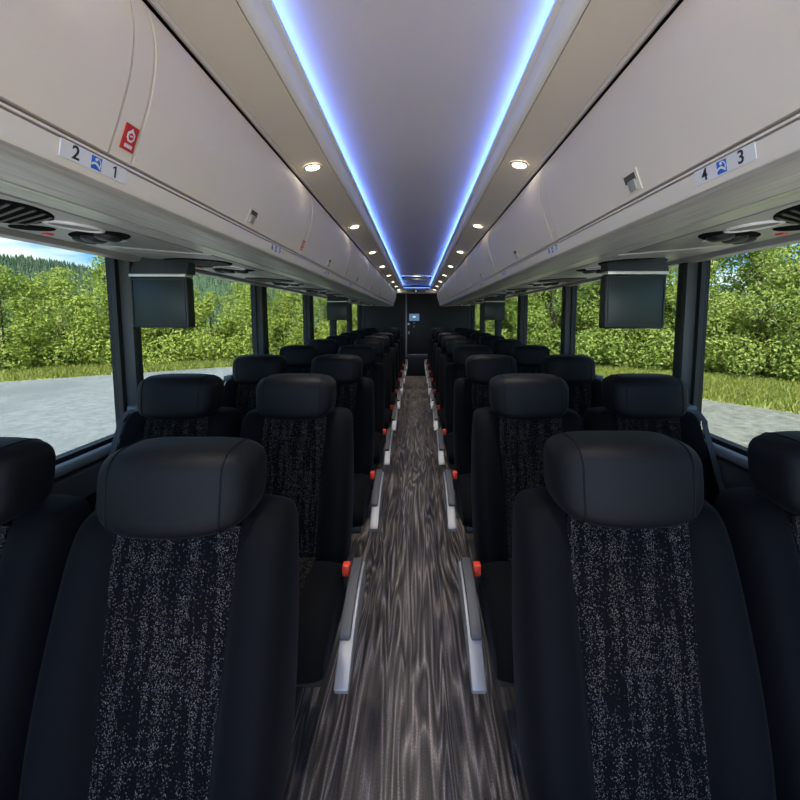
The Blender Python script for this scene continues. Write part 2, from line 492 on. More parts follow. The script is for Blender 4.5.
# rear wall, step, door
struct(box('wall_back', -1.27, 1.27, Y1, Y1 + 0.06, 0.0, 2.05, 'rear_wall'))
struct(box('step', -0.36, 0.40, 8.98, Y1 - 0.002, 0.0, 0.43, 'rear_wall', bev=0.006))
d1 = struct(box('door_1', -0.20, 0.34, Y1 - 0.03, Y1 - 0.003, 0.47, 1.83, 'rear_wall', bev=0.004))
box('kick_rail', -0.20, 0.34, Y1 - 0.04, Y1 - 0.029, 0.445, 0.475, 'silver', d1, bev=0.003)
bm = bmesh.new(); bm_box(bm, -0.19, -0.15, Y1 - 0.055, Y1 - 0.028, 0.93, 1.0, 0.004)
bm_done('door_handle', bm, 'silver', d1)
bm = bmesh.new(); bm_box(bm, -0.195, -0.155, Y1 - 0.045, Y1 - 0.028, 1.145, 1.19, 0.004)
bm_done('door_latch', bm, 'white', d1)
for zz in (1.19, 1.11):
    disc_solid('lock_knob', 0.018, 0.018, 0, 0.012, 'silver', d1, loc=(-0.05, Y1 - 0.03, zz), n=16, rot=(PI / 2, 0, 0))
struct(box('trim_%d' % ti, -0.245, -0.21, Y1 - 0.045, Y1 - 0.002, 0.0, 1.855, 'silver', bev=0.004)); ti += 1
struct(box('trim_%d' % ti, -0.46, 0.46, Y1 - 0.35, Y1 - 0.002, 1.86, 1.93, 'soffit', bev=0.006)); ti += 1
dp = empty('wall_display', (-0.045, Y1 - 0.031, 1.32), 'small blue lit display panel on the black rear door', 'display')
box('frame', -0.125, 0.125, -0.012, 0.0, -0.09, 0.09, 'black_plastic', dp, bev=0.003)
box('screen', -0.115, 0.115, -0.014, -0.012, -0.08, 0.08, 'rear_screen', dp)
disc_solid('mark', 0.035, 0.02, 0, 0.002, 'rear_screen_mark', dp, loc=(0.0, -0.014, 0.012), n=20, rot=(PI / 2, 0, 0))
sg = empty('lavatory_sign', (-0.005, Y1 - 0.352, 1.895), 'olive sign box with a small lit mark on rear header', 'sign')
box('panel', -0.2, 0.2, -0.012, 0.0, -0.028, 0.028, 'olive', sg, bev=0.002)
box('display', -0.06, 0.06, -0.016, -0.012, -0.022, 0.022, 'ink', sg)
disc_solid('mark', 0.013, 0.013, 0, 0.002, 'sign_lit', sg, loc=(0, -0.016, 0), n=16, rot=(PI / 2, 0, 0))

_before = set(bpy.data.objects)
# ceiling: centre panel (slightly vaulted), coves, soffits
ceil_prof = [(0.292 * t, 2.0 + 0.014 * (1 - t * t)) for t in [i / 10 - 1 for i in range(21)]]
struct(extrude_y('ceiling', thick_profile(ceil_prof, 0.012), Y0, 8.75, 'ceiling', sharp=40))
for s in (-1, 1):
    cove = smooth_curve([(0.294, 2.012), (0.2955, 1.985), (0.299, 1.955), (0.303, 1.938), (0.311, 1.930), (0.321, 1.929), (0.327, 1.932)], 4)
    struct(extrude_y('trim_%d' % ti, thick_profile(cove, 0.010), Y0, 8.86, 'cove', sgn=s)); ti += 1
    sof = [(0.329, 1.931), (0.329, 1.955), (0.452, 1.935), (0.452, 1.906)]
    struct(extrude_y('trim_%d' % ti, sof, Y0, 8.86, 'soffit', sgn=s)); ti += 1
    lip = [(0.4525, 1.903), (0.4525, 1.94), (0.466, 1.94), (0.466, 1.901), (0.459, 1.899)]
    struct(extrude_y('trim_%d' % ti, lip, Y0, 8.86, 'fascia', sgn=s)); ti += 1
    led = box('led_strip', s * 0.2895, s * 0.2935, Y0 + 0.1, 8.70, 1.9720, 1.9755, 'led')
    box('added_fill_row', s * 0.2845, s * 0.2875, Y0 + 0.1, 8.70, 1.9716, 1.9745, 'added_fill_white', led)  # warm-white row added to brighten the ceiling and bins
    struct(box('trim_%d' % ti, s * 0.2815, s * 0.2965, Y0, 8.74, 1.9675, 1.9712, 'cove')); ti += 1  # ledge added to keep the strip glow off the bin doors
    tag(led, 'blue glowing light strip along the %s edge of the ceiling panel' % ('left' if s < 0 else 'right'), 'light', 'ceiling light strips')
# cove end
struct(box('trim_%d' % ti, -0.298, 0.298, 8.75, 8.86, 1.93, 1.962, 'cove', bev=0.004)); ti += 1
struct(box('trim_%d' % ti, -0.298, 0.298, 8.80, 8.86, 1.962, 2.05, 'rear_wall')); ti += 1
led = box('led_strip', -0.28, 0.28, 8.77, 8.775, 1.9635, 1.970, 'led_end')
tag(led, 'blue glowing light strip across the rear end of the ceiling', 'light', 'ceiling light strips')
# roof hatch
rh = empty('roof_hatch', (0, 6.8, 2.0), 'framed roof hatch in the ceiling near the rear', 'hatch')
bm = bmesh.new()
for a in ((-0.245, 0.245, -0.25, -0.21), (-0.245, 0.245, 0.21, 0.25), (-0.245, -0.205, -0.21, 0.21), (0.205, 0.245, -0.21, 0.21)):
    bm_box(bm, a[0], a[1], a[2], a[3], -0.022, 0.03, 0.004)
bm_done('frame', bm, 'chrome', rh)
box('lid', -0.205, 0.205, -0.21, 0.21, -0.008, 0.02, 'ceiling', rh, bev=0.004)
box('handle', -0.07, 0.07, -0.235, -0.2, -0.036, -0.02, 'seal', rh, bev=0.005)

# downlights
dl_proto = None
for s in (-1, 1):
    for k in range(9):
        y = (0.555 if s < 0 else 0.53) + 1.03 * k
        side = 'left' if s < 0 else 'right'
        words = ['nearest the camera', 'second', 'third', 'fourth', 'fifth', 'sixth', 'seventh', 'eighth', 'farthest']
        lab = ('round recessed downlight in the %s beige soffit, ' % side) + (words[k] if k in (0, 8) else words[k] + ' from the camera')
        if y < 0.6:
            pass
        if dl_proto is None:
            t = empty('ceiling_downlight', (0, 0, 0))
            v, f = [], []
            n = 28
            for r, z in ((0.036, 0.0), (0.036, -0.002), (0.030, -0.004), (0.026, -0.002), (0.026, 0.0)):
                for q in range(n):
                    v.append((r * math.cos(2 * PI * q / n), r * math.sin(2 * PI * q / n), z))
            for i in range(4):
                for q in range(n):
                    f.append((i * n + q, i * n + (q + 1) % n, (i + 1) * n + (q + 1) % n, (i + 1) * n + q))
            from_pydata('trim_ring', v, f, 'bright_alu', t)
            disc_solid('lens', 0.0255, 0.0255, -0.0015, 0.0, 'lamp', t, n=24)
            dl_proto = t
        else:
            t = copy_tree(dl_proto)
        zc = 1.9165
        t.location = (s * 0.392, y, zc - 0.0005)
        t.rotation_euler = (0, s * 0.20, 0)
        tag(t, lab, 'light', 'ceiling downlights')
        ld = bpy.data.lights.new('downlight_lamp', 'SPOT')
        ld.energy = 20.0; ld.color = (1.0, 0.92, 0.82)
        ld.spot_size = math.radians(66); ld.spot_blend = 1.0; ld.shadow_soft_size = 0.026
        lo_ = bpy.data.objects.new('downlight_lamp', ld); COL.objects.link(lo_)
        lo_.location = (s * 0.392, y, zc - 0.012)
        lo_.rotation_euler = (0, s * math.radians(14), 0)

# ------------------------------------------------------------------ overhead racks
door_prof = smooth_curve([(0.4912, 1.6125), (0.470, 1.668), (0.449, 1.731), (0.439, 1.790), (0.440, 1.830), (0.449, 1.868), (0.468, 1.893)], 4)
ordn = ['nearest', 'second', 'third', 'fourth', 'fifth', 'sixth', 'seventh', 'eighth', 'ninth', 'tenth']

def face_pt(x_z_curve, z):
    for (x0, z0), (x1, z1) in zip(x_z_curve, x_z_curve[1:]):
        if z0 <= z <= z1:
            t = (z - z0) / (z1 - z0)
            return x0 + t * (x1 - x0), math.atan2(x1 - x0, z1 - z0)
    return x_z_curve[-1][0], 0

def make_bin(s, a, b, lab, first_open=False):
    r = empty('overhead_bin', (0, a, 0), lab, 'overhead bin', 'overhead bins ' + ('on the left' if s < 0 else 'on the right'))
    BAND = 0.046
    L_ = b - a
    pass
    outer = door_prof
    inner = [(x + 0.016, z) for x, z in door_prof]
    extrude_y('door', outer + inner[::-1], BAND + 0.0055, L_ - 0.0055, 'door', r, sgn=s, sharp=30)
    o2 = [(x + 0.0012, z) for x, z in door_prof]
    extrude_y('divider_band', o2 + inner[::-1], 0.0, BAND, 'door', r, sgn=s, sharp=30)
    back = [(x + 0.0165, z) for x, z in door_prof]
    back2 = [(x + 0.022, z) for x, z in door_prof]
    extrude_y('bin_box', back + [(1.17, back[-1][1]), (1.17, 1.66)], 0.0, L_, 'gap', r, sgn=s)
    # latch recess with lever, near the bottom edge of the door
    ym = BAND / 2 + L_ / 2
    zc = 1.643
    x, ang = face_pt(door_prof, zc)
    bm = bmesh.new()
    bm_box(bm, *sorted((s * -0.0015, s * 0.004)), -0.030, 0.030, -0.024, 0.024, 0.0012, 1)
    h = bm_done('latch', bm, 'door', r, loc=(s * x, ym, zc), rot=(0, s * ang, 0))
    bm = bmesh.new(); bm_box(bm, *sorted((s * -0.0022, s * 0.002)), -0.021, 0.024, -0.0005, 0.018, 0.0015, 1)
    bm_done('recess', bm, 'seal', h)
    bm = bmesh.new(); bm_box(bm, *sorted((s * -0.006, s * 0.001)), -0.018, 0.010, -0.020, 0.004, 0.002, 2)
    bm_done('lever', bm, 'psu', h)
    return r

for s in (-1, 1):
    start = 0.675 if s < 0 else 1.40
    edges = [start + 1.03 * k for k in range(-2 if s > 0 else -1, 9)]
    edges = [e for e in edges if e < 8.5] + [8.70]
    if s > 0: edges = edges
    side = 'left' if s < 0 else 'right'
    for k in range(len(edges) - 1):
        lab = 'cream curved overhead bin on the %s, %s' % (side, 'nearest the camera' if k == 0 else ('last before the rear wall' if k == len(edges) - 2 else ordn[k] + ' from the camera'))
        make_bin(s, edges[k], edges[k + 1], lab)
    ys, ye = edges[0], 8.70
    # fascia rail with the aluminium channel and the underside
    rk = empty('rack_rail', (0, 0, 0), 'long cream rail and aluminium underside below the %s overhead bins' % side, 'rack rail')
    fas = smooth_curve([(0.4925, 1.5985), (0.4955, 1.586), (0.499, 1.572), (0.504, 1.563), (0.520, 1.556), (0.560, 1.552), (0.600, 1.549)], 4)
    i1 = next(i for i, p in enumerate(fas) if p[1] < 1.565)
    extrude_y('fascia', fas[:i1 + 1] + [(0.52, 1.575), (0.52, 1.5985)], ys, ye, 'fascia', rk, sgn=s)
    box('gap_strip', s * 0.5035, s * 0.53, ys, ye, 1.5987, 1.6160, 'gap', rk)
    box('bright_bead', s * 0.4930, s * 0.5034, ys, ye, 1.6030, 1.6068, 'fascia', rk)
    extrude_y('soffit_panel', fas[i1:] + [(0.60, 1.575), (0.521, 1.575)], ys, ye, 'alu', rk, sgn=s)
    extrude_y('light_channel', [(0.601, 1.5475), (0.622, 1.5475), (0.627, 1.551), (0.645, 1.552), (0.645, 1.57), (0.601, 1.57)], ys, ye, 'bright_alu', rk, sgn=s)
    und = [(0.646, 1.553), (1.15, 1.5965), (1.182, 1.602), (1.182, 1.62), (0.646, 1.575)]
    extrude_y('underside', und, ys, ye, 'alu', rk, sgn=s)
    extrude_y('edge_strip', [(1.135, 1.5935), (1.142, 1.576), (1.172, 1.572), (1.181, 1.575), (1.181, 1.6015)], ys, ye, 'psu', rk, sgn=s)
    # end cap
    box('end_cap', s * 0.50, s * 1.18, ye, ye + 0.012, 1.575, 1.90, 'door', rk, bev=0.004)

# passenger service units under the racks
def und_z(x): return 1.553 + (x - 0.646) * (1.5965 - 1.553) / (1.15 - 0.646)
TILT = math.atan2(1.5965 - 1.553, 1.15 - 0.646)
def make_psu(s):
    r = empty('service_unit', (0, 0, 0))
    def place(o, x, y, rz=0.0):
        o.location = (s * x, y, und_z(x))
        o.rotation_euler = (Matrix.Rotation(-s * TILT, 3, 'Y') @ Matrix.Rotation(s * rz, 3, 'Z')).to_euler()
    A = math.radians(36)
    bm = bmesh.new(); bm_box(bm, -0.215, 0.215, -0.38, 0.37, -0.0035, 0.004, 0.003, 2)
    o = bm_done('housing', bm, 'psu', r); place(o, 0.905, 0.96)
    g = disc_solid('speaker_grille', 0.215, 0.095, -0.0065, -0.002, 'void', r, n=48, bev=0.05); place(g, 0.895, 0.865, A)
    bm = bmesh.new()
    for i in range(9):
        yy = -0.076 + i * 0.019
        hl = 0.215 * math.sqrt(max(0, 1 - (yy / 0.095) ** 2)) * 0.93
        bm_box(bm, -hl, hl, yy - 0.0028, yy + 0.0028, -0.0095, -0.0065, 0.001, 1)
    bm_done('slat', bm, 'grille', g)
    v, f = [], []; n = 40
    for rr, z in ((0.058, -0.003), (0.057, -0.008), (0.054, -0.0095), (0.048, -0.008), (0.046, -0.005)):
        for q in range(n): v.append((rr * math.cos(2 * PI * q / n), rr * math.sin(2 * PI * q / n), z))
    for i in range(4):
        for q in range(n): f.append((i * n + q, i * n + (q + 1) % n, (i + 1) * n + (q + 1) % n, (i + 1) * n + q))
    o = from_pydata('lamp_ring', v, f, 'ring_white', r); place(o, 0.802, 0.968)
    disc_solid('lens', 0.047, 0.047, -0.0065, -0.003, 'lens_grey', o, n=32)
    o = disc_solid('nozzle_recess', 0.165, 0.052, -0.0065, -0.002, 'void', r, n=40, bev=0.05); place(o, 0.862, 1.115, A)
    for dx in (-0.075, 0.035, 0.105):
        disc_solid('air_nozzle', 0.030, 0.030, -0.020, -0.006, 'black_plastic', o, loc=(s * dx, 0.0, 0), n=20, bev=0.3)
    bm = bmesh.new(); bm_box(bm, -0.035, 0.035, 0.042, 0.056, -0.011, -0.006, 0.002)
    bm_done('nozzle_tab', bm, 'bright_alu', o)
    o = disc_solid('switch_recess', 0.085, 0.032, -0.0065, -0.002, 'void', r, n=28, bev=0.05); place(o, 0.995, 1.065, A * 0.6)
    bm = bmesh.new(); bm_box(bm, -0.022, 0.022, -0.010, 0.010, -0.008, -0.002, 0.003)
    o = bm_done('call_button', bm, 'red_plastic', r); place(o, 1.045, 1.165, A)
    return r
for s in (-1, 1):
    pu = make_psu(s)
    side = 'left' if s < 0 else 'right'
    for k in range(9):
        t = pu if k == 0 else copy_tree(pu)
        t.location = (0, 0.8 * k, 0)
        tag(t, 'reading lamp and air nozzle unit under the %s rack, above the %s seat row' % (side, ordn[k]), 'service unit', 'service units under the racks')

# ------------------------------------------------------------------ seat number plaques and stickers
def text_mesh(txt, size):
    cu = bpy.data.curves.new('t', 'FONT'); cu.body = txt; cu.size = size
    cu.align_x = 'CENTER'; cu.align_y = 'CENTER'; cu.extrude = 0.0003; cu.offset = 0.00045
    o = bpy.data.objects.new('t', cu); COL.objects.link(o)
    bpy.context.view_layer.update()
    dg = bpy.context.evaluated_depsgraph_get()
    me = bpy.data.meshes.new_from_object(o.evaluated_get(dg), depsgraph=dg)
    bpy.data.objects.remove(o); bpy.data.curves.remove(cu)
    return me
def flat_shape(name, pts, h, mat, parent, loc=(0, 0, 0)):
    n = len(pts)
    v = [(x, y, 0) for x, y in pts] + [(x, y, h) for x, y in pts]
    f = [(i, (i + 1) % n, n + (i + 1) % n, n + i) for i in range(n)] + [tuple(range(n - 1, -1, -1)), tuple(range(n, 2 * n))]
    return from_pydata(name, v, f, mat, parent, loc=loc, sharp=30)
def circ(cx, cy, r, n=20, a0=0, a1=2 * PI):
    return [(cx + r * math.cos(a0 + (a1 - a0) * i / n), cy + r * math.sin(a0 + (a1 - a0) * i / n)) for i in range(n)]

def make_plaque(s, y, ta, tb, lab):
    # local frame: x = reading direction, y = up, z = out of the face (towards the aisle)
    r = empty('seat_plaque', (s * 0.4955, y, 1.5875), lab, 'seat number plaque', 'seat number plaques')
    up = Vector((-s * 0.006, 0, 0.0315)).normalized()
    rd = Vector((0, -s, 0)); nz = rd.cross(up)
    r.matrix_world = Matrix(((rd.x, up.x, nz.x, s * 0.4950), (rd.y, up.y, nz.y, y), (rd.z, up.z, nz.z, 1.5877), (0, 0, 0, 1)))
    w, h = 0.064, 0.0125
    bm = bmesh.new(); bm_box(bm, -w, w, -h, h, 0.0, 0.0014, 0.0005, 1)
    bm_done('plate', bm, 'plaque', r)
    for t, xx in ((ta, -0.038), (tb, 0.038)):
        if t:
            if t == '1':
                flat_shape('digit', [(-0.0005, -0.0090), (0.0025, -0.0090), (0.0025, 0.0095), (0.0004, 0.0095), (-0.0045, 0.0066), (-0.0045, 0.0042), (-0.0005, 0.0060)], 0.0006, 'ink', r, (xx, 0, 0.0013))
                continue
            me = text_mesh(t, 0.027 if len(t) == 1 else 0.022)
            me.materials.clear()
            link('digit', me, 'ink', r, loc=(xx, 0, 0.0016), sharp=None)
    bm = bmesh.new(); bm_box(bm, -0.0098, 0.0098, -0.0098, 0.0098, 0.0012, 0.0017, 0.0, 1)
    ic = bm_done('icon', bm, 'blue', r)
    if ta:
        flat_shape('figure', circ(-0.001, 0.0055, 0.0026, 14), 0.0004, 'white', ic, (0, 0, 0.0016))
        sw = [(-0.0095, -0.001), (-0.004, 0.0012), (0.001, 0.001), (0.0055, -0.003), (0.0092, -0.0075), (0.0060, -0.0072), (0.0020, -0.0042), (-0.002, -0.0020), (-0.006, -0.0030), (-0.0095, -0.0050)]
        flat_shape('figure', sw, 0.0004, 'white', ic, (0, 0, 0.0016))
        arc = circ(0.0, 0.0, 0.0088, 12, -0.6, 1.5) + circ(0.0, 0.0, 0.0072, 12, 1.5, -0.6)
        flat_shape('figure', arc, 0.0004, 'white', ic, (0, 0, 0.0016))
    return r
for k in range(9):
    for s in (-1, 1):
        y = (0.648 if s < 0 else 0.662) + 0.8 * k
        side = 'left' if s < 0 else 'right'
        big = 4 * (k + 1) - (2 if s < 0 else 0)
        ta, tb = (str(big), str(big - 1)) if k < 4 else ('', '')
        if k < 4:
            lab = 'white plaque numbered %s and %s with blue icon on the %s rack rail' % (ta, tb, side)
        else:
            lab = 'small white seat plaque on the %s rack rail above the %s seat row' % (side, ordn[k])
        make_plaque(s, y, ta, tb, lab)

def make_sticker(y, lab):
    zc = 1.648
    x, ang = face_pt(door_prof, zc)
    x -= 0.0008
    r = empty('warning_sticker', (0, 0, 0), lab, 'sticker', 'red stickers on the bins')
    up = Vector((-math.sin(ang), 0, math.cos(ang)))
    up = Vector((-(-1) * 0, 0, 1))
    dx = math.tan(ang)
    up = Vector((-dx, 0, 1)).normalized()      # left side: world x = -x
    rd = Vector((0, 1, 0)); nz = rd.cross(up)
    r.matrix_world = Matrix(((rd.x, up.x, nz.x, -x), (rd.y, up.y, nz.y, y), (rd.z, up.z, nz.z, zc), (0, 0, 0, 1)))
    bm = bmesh.new(); bm_box(bm, -0.0145, 0.0145, -0.021, 0.021, -0.0012, 0.0010, 0.0004, 1)
    bm_done('backing', bm, 'sticker_red', r)
    pent = [(-0.0085, 0.0), (-0.0085, 0.008), (-0.003, 0.0125), (0.0, 0.0165), (0.003, 0.0125), (0.0085, 0.008), (0.0085, 0.0), (0.004, -0.006), (-0.004, -0.006)]
    e = flat_shape('emblem', pent, 0.0005, 'white', r, (0, 0, 0.0010))
    flat_shape('emblem_mark', [(-0.0055, 0.0015), (-0.0045, 0.0065), (0.0, 0.0092), (0.0045, 0.0065), (0.0055, 0.0015), (0.0025, -0.0028), (-0.0025, -0.0028)], 0.0004, 'sticker_red', e, (0, 0, 0.0005))
    flat_shape('emblem_bar', [(-0.003, 0.002), (-0.003, 0.0042), (0.003, 0.0052), (0.003, 0.0030)], 0.0008, 'white', e, (0, 0, 0.0005))
    bm = bmesh.new()
    for i, (xx, w) in enumerate(((-0.0085, 0.004), (-0.0038, 0.0036), (0.0006, 0.0034), (0.0048, 0.0040))):
        bm_box(bm, xx, xx + w, -0.0165, -0.0105, 0.0010, 0.0014)
    bm_done('lettering', bm, 'white', r)
make_sticker(0.702, 'red sticker with white emblem on the nearest left bin divider')
make_sticker(1.730, 'small red sticker on the second left bin divider')

# the whole overhead assembly sits about a centimetre right of the aisle's middle
for o in set(bpy.data.objects) - _before:
    if o.parent is None:
        o.location.x += 0.011

# ------------------------------------------------------------------ monitors
def make_monitor():
    r = empty('ceiling_monitor', (0, 0, 0))
    w, h = 0.125, 0.104
    bm = bmesh.new(); bm_box(bm, -w, w, 0.0, 0.055, -h, h, 0.008, 3)
    c = bm_done('casing', bm, 'bezel', r)
    box('screen', -w + 0.014, w - 0.014, -0.0015, 0.002, -h + 0.016, h - 0.012, 'screen', r, bev=0.001)
    bm = bmesh.new()
    for a in ((-w + 0.008, w - 0.008, -h + 0.009, -h + 0.014), (-w + 0.008, w - 0.008, h - 0.011, h - 0.006), (-w + 0.008, -w + 0.013, -h + 0.012, h - 0.009), (w - 0.013, w - 0.008, -h + 0.012, h - 0.009)):
        bm_box(bm, a[0], a[1], -0.004, 0.001, a[2], a[3])
    bm_done('bezel_rim', bm, 'bezel', r)
    b_ = extr = from_pydata('mount', [(-0.12, -0.004, h + 0.012), (0.13, -0.004, h + 0.012), (0.13, 0.06, h + 0.012), (-0.12, 0.06, h + 0.012),
                               (-0.115, 0.03, h + 0.085), (0.125, 0.03, h + 0.085), (0.125, 0.07, h + 0.085), (-0.115, 0.07, h + 0.085)],
                    [(0, 1, 2, 3), (4, 5, 6, 7), (0, 1, 5, 4), (1, 2, 6, 5), (2, 3, 7, 6), (3, 0, 4, 7)], 'mount', r, sharp=20)
    box('hinge_strip', -0.122, 0.125, -0.008, 0.05, h + 0.001, h + 0.013, 'bright_alu', r, bev=0.002)
    return r
mon = make_monitor()
for i, (x, y, nm) in enumerate(((-1.045, 1.66, 'on the left, nearest the camera'), (0.865, 1.56, 'on the right, nearest the camera'), (-0.90, 4.62, 'farther down on the left'), (0.91, 4.62, 'farther down on the right'))):
    t = mon if i == 0 else copy_tree(mon)
    t.location = (x, y, 1.405 + (und_z(abs(x)) - und_z(0.95)) * 0.0)
    if i == 0:
        t.scale = (0.94, 1, 1)
    tag(t, 'dark flat monitor hanging under the rack %s' % nm, 'monitor', 'hanging monitors')

# ------------------------------------------------------------------ seats
def ring_loft(rings, cap=True):
    v = [p for r in rings for p in r]
    n = len(rings[0]); f = []
    for i in range(len(rings) - 1):
        for k in range(n):
            f.append((i * n + k, i * n + (k + 1) % n, (i + 1) * n + (k + 1) % n, (i + 1) * n + k))
    if cap:
        f.append(tuple(range(n))); f.append(tuple(range((len(rings) - 1) * n, len(rings) * n)))
    return v, f

def yf(z): return -0.205 + (z - 0.45) / 0.53 * 0.148        # front of the insert
def yb(z): return -0.055 + (z - 0.45) / 0.53 * 0.115        # back shell
def insert_half(z): return 0.104 + (z - 0.45) / 0.53 * 0.017

def make_backrest(r):
    rings = []
    for z, w, bol, inset in ((0.40, 0.205, 0.030, 0.02), (0.425, 0.222, 0.045, 0.0), (0.52, 0.229, 0.056, 0.0), (0.66, 0.232, 0.056, 0.0), (0.80, 0.228, 0.046, 0.0),
                             (0.92, 0.222, 0.030, 0.0), (0.970, 0.219, 0.020, 0.004), (0.990, 0.212, 0.010, 0.012), (1.003, 0.192, -0.006, 0.028)):
        w *= 0.975
        if z > 0.9: z -= 0.026 * min(1, (z - 0.9) / 0.07)
        f_, b_ = yf(z) + inset * 0.5, yb(z) - inset * 0.5
        iw = insert_half(z)
        h = [(iw * 0.5, f_), (iw, f_ + 0.002), (iw + 0.010, f_ - bol * 0.55), (w - 0.052, f_ - bol), (w - 0.016, f_ - bol * 0.8), (w, f_ - bol * 0.25 + 0.022), (w + 0.0, (f_ + b_) / 2 + 0.01), (w - 0.004, b_ - 0.018), (w - 0.035, b_), (w * 0.4, b_ + 0.006)]
        ring = [(x, y, z) for x, y in h] + [(-x, y, z) for x, y in h[::-1]]
        rings.append(ring)
    v, f = ring_loft(rings)
    return subsurf('backrest', v, f, 2, 'fabric', r)

def make_back_insert(r):
    nx, nz = 9, 15
    v, f = [], []
    for j in range(nz + 1):
        z = 0.44 + (0.960 - 0.44) * j / nz
        hw = insert_half(z) + 0.003
        for i in range(nx + 1):
            t = i / nx * 2 - 1
            puff = 0.006 * (1 - t * t) + 0.004
            v.append((t * hw, yf(z) - puff - (0.004 if abs(t) > 0.99 else 0), z))
    n = nx + 1
    m = len(v)
    v += [(x, y + 0.014, z) for x, y, z in v]
    for j in range(nz):
        for i in range(nx):
            a = j * n + i
            f.append((a, a + 1, a + n + 1, a + n)); f.append((m + a, m + a + n, m + a + n + 1, m + a + 1))
    edge = [i for i in range(n)] + [j * n + nx for j in range(1, nz + 1)] + [nz * n + i for i in range(nx - 1, -1, -1)] + [j * n for j in range(nz - 1, 0, -1)]
    for a, b in zip(edge, edge[1:] + edge[:1]): f.append((a, b, m + b, m + a))
    return from_pydata('back_insert', v, f, 'insert', r, sharp=40)

HA, HB, HC = 0.149, 0.078, 0.085     # headrest half width, depth, height
def se(c, e): return math.copysign(abs(c) ** e, c)
def head_pt(u, w):
    """superellipsoid; u around (y,z), w along x"""
    cw = abs(math.cos(w)) ** 0.40
    x = HA * se(math.sin(w), 0.62)
    y = HB * cw * se(math.cos(u), 0.64)
    z = HC * cw * se(math.sin(u), 0.42)
    y += 0.018 * (x / HA) ** 2 - 0.020 - z * -0.16
    if z < 0: x *= 1 - 0.06 * (z / HC) ** 2
    return (x, y, z)
HEAD_Z = 1.036
def make_headrest(r, mat):
    nu, nw = 40, 30
    v, f = [], []
    for j in range(1, nw):
        w = -PI / 2 + PI * j / nw
        for i in range(nu): v.append(head_pt(2 * PI * i / nu, w))
    for j in range(nw - 2):
        for i in range(nu):
            f.append((j * nu + i, j * nu + (i + 1) % nu, (j + 1) * nu + (i + 1) % nu, (j + 1) * nu + i))
    f.append(tuple(range(nu))); f.append(tuple(range((nw - 2) * nu, (nw - 1) * nu)))
    h = from_pydata('headrest', v, f, mat, r, loc=(0, -0.028, HEAD_Z), sharp=70)
    for s in (-1, 1):
        w = s * 0.62
        pts = [tuple(c * 1.004 for c in head_pt(2 * PI * i / 48, w)) for i in range(48)]
        tube('seam', pts, 0.0016, 'piping', h, n=6, closed=True)
    # post block joining headrest and back
    return h

def make_cushion(r):
    bm = bmesh.new()
    rings = []
    prof = [(-0.20, 0.0), (-0.30, 0.006), (-0.42, 0.008), (-0.52, 0.004), (-0.585, -0.012), (-0.622, -0.05), (-0.628, -0.09), (-0.615, -0.125), (-0.56, -0.145), (-0.40, -0.15), (-0.22, -0.15)]
    xs = (-0.228, -0.222, -0.205, -0.16, -0.11, 0.0, 0.11, 0.16, 0.205, 0.222, 0.228)
    for x in xs:
        e = abs(x) / 0.228
        sh = 0.0 if e < 0.85 else 0.012 if e < 0.93 else 0.03
        if e > 0.985: sh = 0.045
        ring = []
        for y, dz in prof:
            top = dz > -0.02
            zz = 0.485 + dz - (sh if top else 0) + (0.0 if e > 0.6 else -0.006 if top else 0) + (sh * 0.6 if dz < -0.13 else 0)
            yy = y + (sh * 0.5 if y < -0.5 else 0)
            ring.append((x, yy, zz))
        rings.append(ring)
    v, f = ring_loft(rings)
    c = subsurf('cushion', v, f, 2, 'fabric', r)
    bm.free()
    # flecked cloth panel over the cushion middle
    nx = 8
    pp = smooth_curve([(-0.235, 0.4855), (-0.30, 0.4895), (-0.42, 0.4915), (-0.52, 0.4865), (-0.575, 0.472), (-0.607, 0.442), (-0.620, 0.400)], 3)
    v2, f2 = [], []
    for (y, z) in pp:
        for i in range(nx + 1):
            t = i / nx * 2 - 1
            d = 0.003 - (0.004 if abs(t) > .99 else 0)
            v2.append((0.112 * t, y - d * 0.4, z + d))
    n = nx + 1; m = len(v2)
    v2 += [(x, y + 0.006, z - 0.010) for x, y, z in v2]
    for j in range(len(pp) - 1):
        for i in range(nx):
            a = j * n + i
            f2.append((a, a + 1, a + n + 1, a + n)); f2.append((m + a, m + a + n, m + a + n + 1, m + a + 1))
    nz = len(pp) - 1
    edge = [i for i in range(n)] + [j * n + nx for j in range(1, nz + 1)] + [nz * n + i for i in range(nx - 1, -1, -1)] + [j * n for j in range(nz - 1, 0, -1)]
    for a, b in zip(edge, edge[1:] + edge[:1]): f2.append((a, b, m + b, m + a))
    from_pydata('cushion_insert', v2, f2, 'insert', c, sharp=40)
    return c

def plate_yz(name, pts, x0, x1, mat, parent, bev=0.004):
    n = len(pts)
    bm = bmesh.new()
    a = [bm.verts.new((x0, y, z)) for y, z in pts]; b = [bm.verts.new((x1, y, z)) for y, z in pts]
    for i in range(n): bm.faces.new((a[i], a[(i + 1) % n], b[(i + 1) % n], b[i]))
    bm.faces.new(a[::-1]); bm.faces.new(b)
    bmesh.ops.recalc_face_normals(bm, faces=bm.faces)
    es = [e for e in bm.edges if len(e.link_faces) == 2 and e.calc_face_angle(0) > 1.0]
    bmesh.ops.bevel(bm, geom=es, offset=bev, segments=2, profile=0.5, affect='EDGES')
    return bm_done(name, bm, mat, parent)

